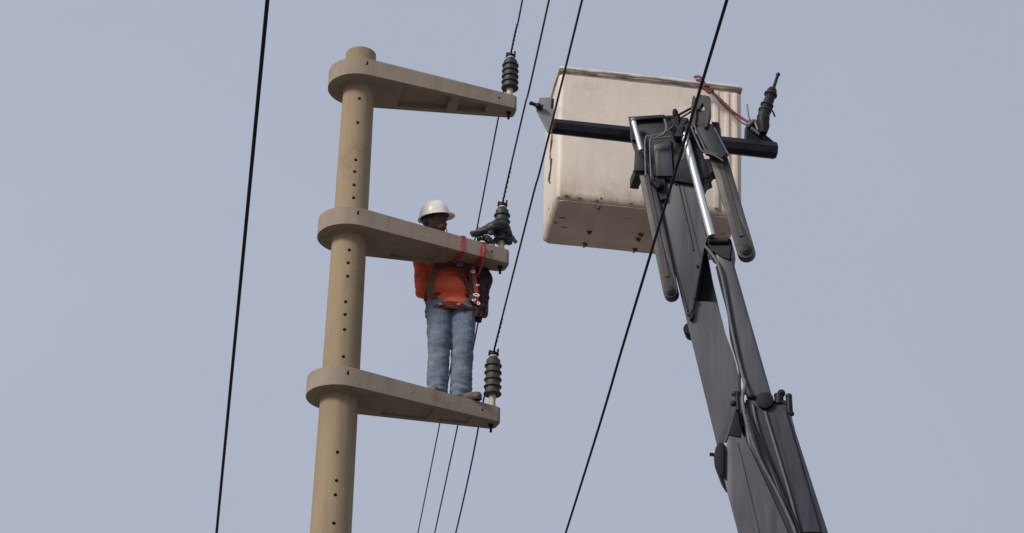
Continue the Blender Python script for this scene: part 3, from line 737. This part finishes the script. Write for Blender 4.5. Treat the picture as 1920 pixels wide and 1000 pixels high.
def foot_caps(an, toe, e=0.):
    a = V(an); t = toe.normalized()
    h = V((a.x, a.y, .034))
    return [(a, h-t*.03, .036+e, .030+e), (h-t*.045, h+t*.06, .031+e, .033+e), (h+t*.06, h+t*.15, .033+e, .024+e)]
toeL = Z(.55, -.40, 0); toeR = Z(-.10, -.55, 0)
J['ankL'].z = .085
def hand_caps(w_, d, side, curl, e=0.):
    """palm + five fingers; d = direction of the hand, side = towards the thumb, curl = direction the fingers close in"""
    d = d.normalized(); side = (side-d*side.dot(d)).normalized(); curl = (curl-d*curl.dot(d)-side*curl.dot(side)).normalized()
    c = [(w_, w_+d*.03, .026+e, .024+e)]
    for i, off in enumerate((.030, .010, -.010, -.029)):
        k = w_+d*.085+side*off; c.append((w_+d*.02+side*off*.6, k, .018+e, .0125+e))
        ln = (.040, .045, .042, .033)[i]; a1 = (d*.75+curl*.65).normalized(); a2 = (d*.1+curl).normalized(); a3 = (curl-d*.55).normalized()
        p1 = k+a1*ln; p2 = p1+a2*ln*.65; p3 = p2+a3*ln*.5
        c += [(k, p1, .0115+e, .0095+e), (p1, p2, .0095+e, .0088+e), (p2, p3, .0088+e, .0075+e)]
    t0 = w_+d*.025+side*.025; t1 = t0+(side*.8+d*.6+curl*.3).normalized()*.045; t2 = t1+(d*.7+side*.2+curl*.8).normalized()*.03
    c += [(t0, t1, .014+e, .0115+e), (t1, t2, .0115+e, .009+e)]
    return c
# hands close over the top edge of the middle arm (right) and on the rubber cover (left)
hR = (J['wrR'], Z(-.10, -.85, .30), Z(1, -.1, 0), Z(0, -.3, -1)); hL = (J['wrL'], Z(.55, -.6, .35), Z(-.7, -.5, .3), Z(.5, -.1, -1))
caps = body_caps()+foot_caps(J['ankL'], toeL)+foot_caps(J['ankR'], toeR)+hand_caps(*hR)+hand_caps(*hL)
balls = [(HD(0, 0, .0), .088, (.84, 1.06, 1.18), HR), (HD(0, .052, -.075), .040, (.95, 1, .8), HR), (HD(0, .100, -.018), .014, (.8, 1.1, 1.5), HR), (HD(0, .092, -.058), .016, (1.5, .6, .6), HR),
         (HD(.074, -.005, -.012), .018, (.4, .9, 1.5), HR), (HD(-.074, -.005, -.012), .018, (.4, .9, 1.5), HR), (HD(0, .078, .022), .030, (1.8, .6, .5), HR)]
balls += [(J['chest'], .13, (1.15, .72, 1.1)), (J['pel'], .12, (1.1, .80, .8))]
body = blob('body', caps, 'skin', .0065, 3, balls=balls); body.parent = man
for s in (-1, 1):
    bm = B(); ball(bm, HD(.032*s, .083, .004), .011, 2, (1.3, .7, .8), HR); e_ = finish('eye', bm, 'eye', man, 60)
bm = B(); ball(bm, HD(0, -.018, .02), .094, 3, (.90, 1.05, 1.05), HR); bmesh.ops.delete(bm, geom=[v for v in bm.verts if (v.co-hc).dot(hu) < -.06 or (v.co-hc).dot(fd) > .045], context='VERTS'); finish('hair', bm, 'hair', man, 60)
# jeans
j = J
jc = [(j['hipL'], j['kneeL'], .105, .086), (j['kneeL'], j['ankL']+V((0, 0, .0)), .084, .080), (j['hipR'], j['kneeR'], .105, .086), (j['kneeR'], j['ankR'], .084, .079), (j['pel']+V((0, 0, -.02)), j['wst']+V((0, 0, -.02)), .128, .118)]
jb = [(j['pel']+V((0, 0, -.02)), .15, (1.18, .92, .8))]
def trouser_cut(o, zmin):
    sg = -1
    if isinstance(zmin, tuple): zmin, sg = zmin[0], 1
    bmx = bmesh.new(); bmx.from_mesh(o.data); bmesh.ops.bisect_plane(bmx, geom=bmx.verts[:]+bmx.edges[:]+bmx.faces[:], plane_co=(0, 0, zmin), plane_no=(0, 0, sg), clear_outer=True); bmx.to_mesh(o.data); bmx.free()
jeans = blob('jeans', jc, 'jeans', .007, 3, .0075, .16, jb)
# rumpled folds gathered at the knees and above the hems
def jfold(c_, n_):
    z = c_.z; s = math.exp(-((z-.46)/.10)**2)*.5+math.exp(-((z-.13)/.09)**2)+math.exp(-((z-.82)/.06)**2)*.4
    f_ = math.sin(z*85+9*noise.noise(c_*7)+5*math.atan2(c_.y-.05, c_.x))
    return V((n_.x, n_.y, 0))*.0036*s*f_
push(jeans, jfold)
trouser_cut(jeans, .035); trouser_cut(jeans, (.86, -1)); jeans.parent = man
for an, toe in ((j['ankL'], toeL), (j['ankR'], toeR)):
    bt = blob('boot', foot_caps(an, toe, .011)+[(an, an+V((0, 0, .08)), .046, .05)], 'boot', .006, 3, .003, .05)
    zz_ = [v for v in bt.data.vertices]
    for v in zz_: v.co.z = max(v.co.z, .010)
    bt.parent = man
    t = toe.normalized(); sd = V((-t.y, t.x, 0)); c0 = V((an.x, an.y, 0))
    bm = B(); pts = []
    for i in range(20):
        a = 2*math.pi*i/20; pts.append(c0+t*(.052+.137*math.cos(a))+sd*((.046-.006*math.cos(a))*math.sin(a)))
    prism(bm, pts, V((0, 0, .018)), .003); finish('sole', bm, 'sole', bt, 30)
# shirt
scp = [(j['wst']+V((0, 0, -.09)), j['chest'], .135, .13), (j['chest'], j['shL'], .12, .078), (j['chest'], j['shR'], .12, .078), (j['shL'], j['shR'], .076, .076), (j['chest'], j['neck']+V((0, 0, -.02)), .11, .068),
       (j['shL'], j['elL'], .074, .060), (j['elL'], j['wrL'].lerp(j['elL'], .12), .060, .040), (j['shR'], j['elR'], .078, .066), (j['elR'], j['wrR'].lerp(j['elR'], .12), .064, .040)]
sb = [(j['chest']+V((0, 0, -.02)), .165, (1.22, .90, 1.05)), (j['wst']+V((0, 0, -.08)), .165, (1.22, 1.10, 1.0)), (j['pel']+V((0, 0, -.10)), .158, (1.24, 1.0, .85))]
shirt = blob('shirt', scp, 'orange', .0075, 3, .012, .12, sb)
push(shirt, lambda c_, n_: n_*.004*math.sin(c_.z*60+5*noise.noise(c_*5)+c_.x*30))
trouser_cut(shirt, .785); shirt.parent = man
# gloves
for hh in (hR, hL):
    gl = blob('glove', hand_caps(*hh, .0035)+[(hh[0], hh[0]-hh[1].normalized()*.045, .030, .036)], 'glove', .0045, 2); gl.parent = man
# helmet
bm = B(); prof = []
rings_ = []
n = 40
hz0 = .030
for i in range(14):
    t = i/13*math.pi/2; rr_ = math.cos(t)**.80; zz = math.sin(t)*.128
    rings_.append([bm.verts.new(HD(.108*rr_*math.cos(2*math.pi*k/n), .128*rr_*math.sin(2*math.pi*k/n)-.008, hz0+zz+(.006 if abs(math.cos(2*math.pi*k/n)*rr_) < .12 and i > 2 else 0))) for k in range(n)] if i < 13 else None)
for i in range(12): bridge(bm, rings_[i], rings_[i+1])
bm.faces.new(rings_[12])
br1 = []; br2 = []; br3 = []
for k in range(n):
    a = 2*math.pi*k/n; fr = max(0, math.sin(a)); ex = .012+.036*fr**1.5
    br1.append(bm.verts.new(HD((.108+ex)*math.cos(a), (.128+ex)*math.sin(a)-.008, hz0-.004-.016*fr)))
    br2.append(bm.verts.new(HD((.108+ex)*math.cos(a), (.128+ex)*math.sin(a)-.008, hz0-.010-.016*fr)))
    br3.append(bm.verts.new(HD(.102*math.cos(a), .122*math.sin(a)-.008, hz0-.006)))
bridge(bm, rings_[0], br1); bridge(bm, br1, br2); bridge(bm, br2, br3)
dome = []
for i in (4, 8, 12):
    t = i/13*math.pi/2; rr_ = math.cos(t)**.80*.94; dome.append([bm.verts.new(HD(.108*rr_*math.cos(2*math.pi*k/n), .128*rr_*math.sin(2*math.pi*k/n)-.008, hz0+math.sin(t)*.122)) for k in range(n)])
bridge(bm, br3, dome[0]); bridge(bm, dome[0], dome[1]); bridge(bm, dome[1], dome[2]); bm.faces.new(dome[2])
finish('hard_hat', bm, 'helmet', man, 50)
bm = B()
for s in (-1, 1): sweep(bm, smoothpath([HD(.088*s, .0, .03), HD(.082*s, .03, -.05), HD(.04*s, .07, -.118), HD(0, .078, -.125)], 6), .004, 6)
finish('chin_strap', bm, 'webbing', man, 60)
# harness
def strap(pts, wd, t_, mt, name='harness_strap', nrm=None, parent=man):
    bm = B(); q = smoothpath([V(p) for p in pts], 8); prev = None
    for i, p in enumerate(q):
        dd = (q[min(i+1, len(q)-1)]-q[max(i-1, 0)]).normalized(); nn = (nrm or Z(0, -1, 0)); sd = dd.cross(nn).normalized(); n2 = sd.cross(dd).normalized()
        r_ = [bm.verts.new(p+sd*wd/2+n2*t_), bm.verts.new(p-sd*wd/2+n2*t_), bm.verts.new(p-sd*wd/2-n2*t_), bm.verts.new(p+sd*wd/2-n2*t_)]
        if prev: bridge(bm, prev, r_)
        else: bm.faces.new(r_[::-1])
        prev = r_
    bm.faces.new(prev); return finish(name, bm, mt, parent, 40)
strap([Z(-.12, .26, 1.47), Z(-.11, .13, 1.38), Z(-.115, .10, 1.25), Z(-.14, .07, 1.12), Z(-.165, .045, 1.0), Z(-.17, .035, .87)], .045, .004, 'olive')
strap([Z(.13, .26, 1.47), Z(.13, .13, 1.38), Z(.13, .10, 1.25), Z(.145, .07, 1.12), Z(.155, .05, 1.0), Z(.15, .03, .86)], .045, .004, 'olive')
bm = B(); pr_ = None
bc = Z(0, .15, .800)
for i in range(33):
    a = 2*math.pi*i/32; p = bc+EH*(.188*math.cos(a))+NH*(.165*math.sin(a))+V((0, 0, .012*math.sin(a*3)))
    o_ = EH*math.cos(a)+NH*math.sin(a); r_ = [bm.verts.new(p+o_*.005+V((0, 0, .014))), bm.verts.new(p+o_*.005-V((0, 0, .014))), bm.verts.new(p-o_*.005-V((0, 0, .014))), bm.verts.new(p-o_*.005+V((0, 0, .014)))]
    if pr_: bridge(bm, pr_, r_)
    pr_ = r_
belt = finish('harness_belt', bm, 'webbing', man, 40)
for x in (-.09, .05):
    bm = B(); box(bm, Z(x, -.03+.22*abs(x), .80+.02*x), (.028, .012, .024), None, .004); finish('belt_buckle', bm, 'steel', belt)
strap([Z(-.10, .03, .80), Z(-.06, .03, .74), Z(-.02, .06, .70)], .03, .003, 'webbing', 'leg_strap')
strap([Z(.10, .03, .80), Z(.07, .03, .74), Z(.03, .06, .70)], .03, .003, 'webbing', 'leg_strap')
strap([Z(-.125, .08, 1.16), Z(-.04, .062, 1.185), Z(.06, .062, 1.185), Z(.14, .07, 1.16)], .05, .004, 'webbing', 'chest_strap')
strap([Z(-.15, .05, .98), Z(-.19, .05, .93), Z(-.20, .08, .86)], .03, .005, 'webbing', 'side_strap')
strap([Z(.03, .055, 1.18), Z(.06, .045, 1.10), Z(.12, .035, 1.0), Z(.15, .03, .93)], .028, .004, 'webbing', 'side_strap')
bm = B(); box(bm, Z(.05, .05, 1.185), (.05, .012, .04), None, .004); finish('chest_buckle', bm, 'steel', man)
# work-positioning lanyard and tool pouch bunched at his left side
bm = B()
random.seed(3)
for k in range(7):
    x0 = .205+.012*k; z1 = 1.20-.03*(k % 3); z2_ = .76+.03*((k*2) % 4)
    q = [Z(x0-.02, .12, z1), Z(x0+.02, .07, z1-.12), Z(x0+.012*math.sin(k), .05+.01*k, .98), Z(x0-.02+.01*math.cos(k*2), .05, z2_), Z(x0-.045, .07, z2_+.03), Z(x0-.035, .06, .98), Z(x0-.03, .08, z1-.08)]
    sweep(bm, smoothpath(q, 8), .0125, 8)
ln = finish('lanyard_bundle', bm, 'dark', man, 60)
pouch = blob('tool_pouch', [(Z(.245, .12, 1.12), Z(.235, .09, .82), .050, .042), (Z(.22, .1, .82), Z(.21, .09, .735), .038, .022)], 'dark', .007, 3, .014, .05); pouch.parent = man
for (x, z, a_, b_, rot) in ((.150, 1.10, .020, .013, .3), (.190, .985, .016, .008, -.5), (.182, .90, .026, .010, .9), (.165, .855, .018, .011, -.3), (.20, .83, .022, .009, .2)):
    bm = B(); q = []
    for i in range(17):
        a = 2*math.pi*i/16; u_ = b_*math.cos(a); v_ = a_*math.sin(a); q.append(Z(x+u_*math.cos(rot)-v_*math.sin(rot), .0+.02*math.sin(a), z+u_*math.sin(rot)+v_*math.cos(rot)))
    sweep(bm, q, .0045, 8); finish('carabiner', bm, 'white', man, 60)
strap([Z(.155, .06, 1.18), Z(.165, .03, 1.05), Z(.185, .02, .92), Z(.18, .03, .84)], .03, .004, 'redstrap', 'lanyard_strap')

# ------------------------------------------------------------------ red slings round the middle arm
ux, uy, z0, L, W, hw, th = armframe[1]
def sling(px, py, label, wd, tail):
    p = onplane(px, py, AX-uy*.12+ux*.8, uy); x = (p-AX).dot(ux); h = hw(x)+.006; t = th(x); root = thing('sling', label, 'sling', W(x, 0, z0+t), 'red slings round the middle arm')
    e = .004; c = [W(x, -h, z0+t+e), W(x, -h-.004, z0-e), W(x, h, z0-e), W(x, h, z0+t+e)]
    bm = B()
    for i in range(4):
        a = c[i]; b = c[(i+1) % 4]; dd = (b-a).normalized(); nn = ux.cross(dd).normalized()
        prism(bm, [a-ux*wd/2-dd*.004, a+ux*wd/2-dd*.004, b+ux*wd/2*.9+dd*.004, b-ux*wd/2*.9+dd*.004], nn*.006)
    part('webbing_loop', bm, 'redstrap', root, 30)
    bm = B(); ball(bm, W(x+.01, -h*.7, z0+t+.018), .02, 2, (1.3, 1, .8)); part('knot', bm, 'redstrap' if not tail else 'white', root, 60)
    if tail:
        bm = B(); sweep(bm, smoothpath([W(x+.004, -h-.012, z0+t*.8), W(x+.012, -h-.02, z0+.01), W(x+.018, -h*.2, z0-.07), W(x+.0, h*.9, z0-.15), W(x-.02, h+.05, z0-.25)], 8), .009, 8); part('tail', bm, 'redstrap', root, 60)
sling(867, 450, 'narrow red sling round the middle arm, nearer the hard hat', .034, False)
sling(905, 468, 'wider red sling round the middle arm with a tail hanging down, nearer the insulator', .042, True)
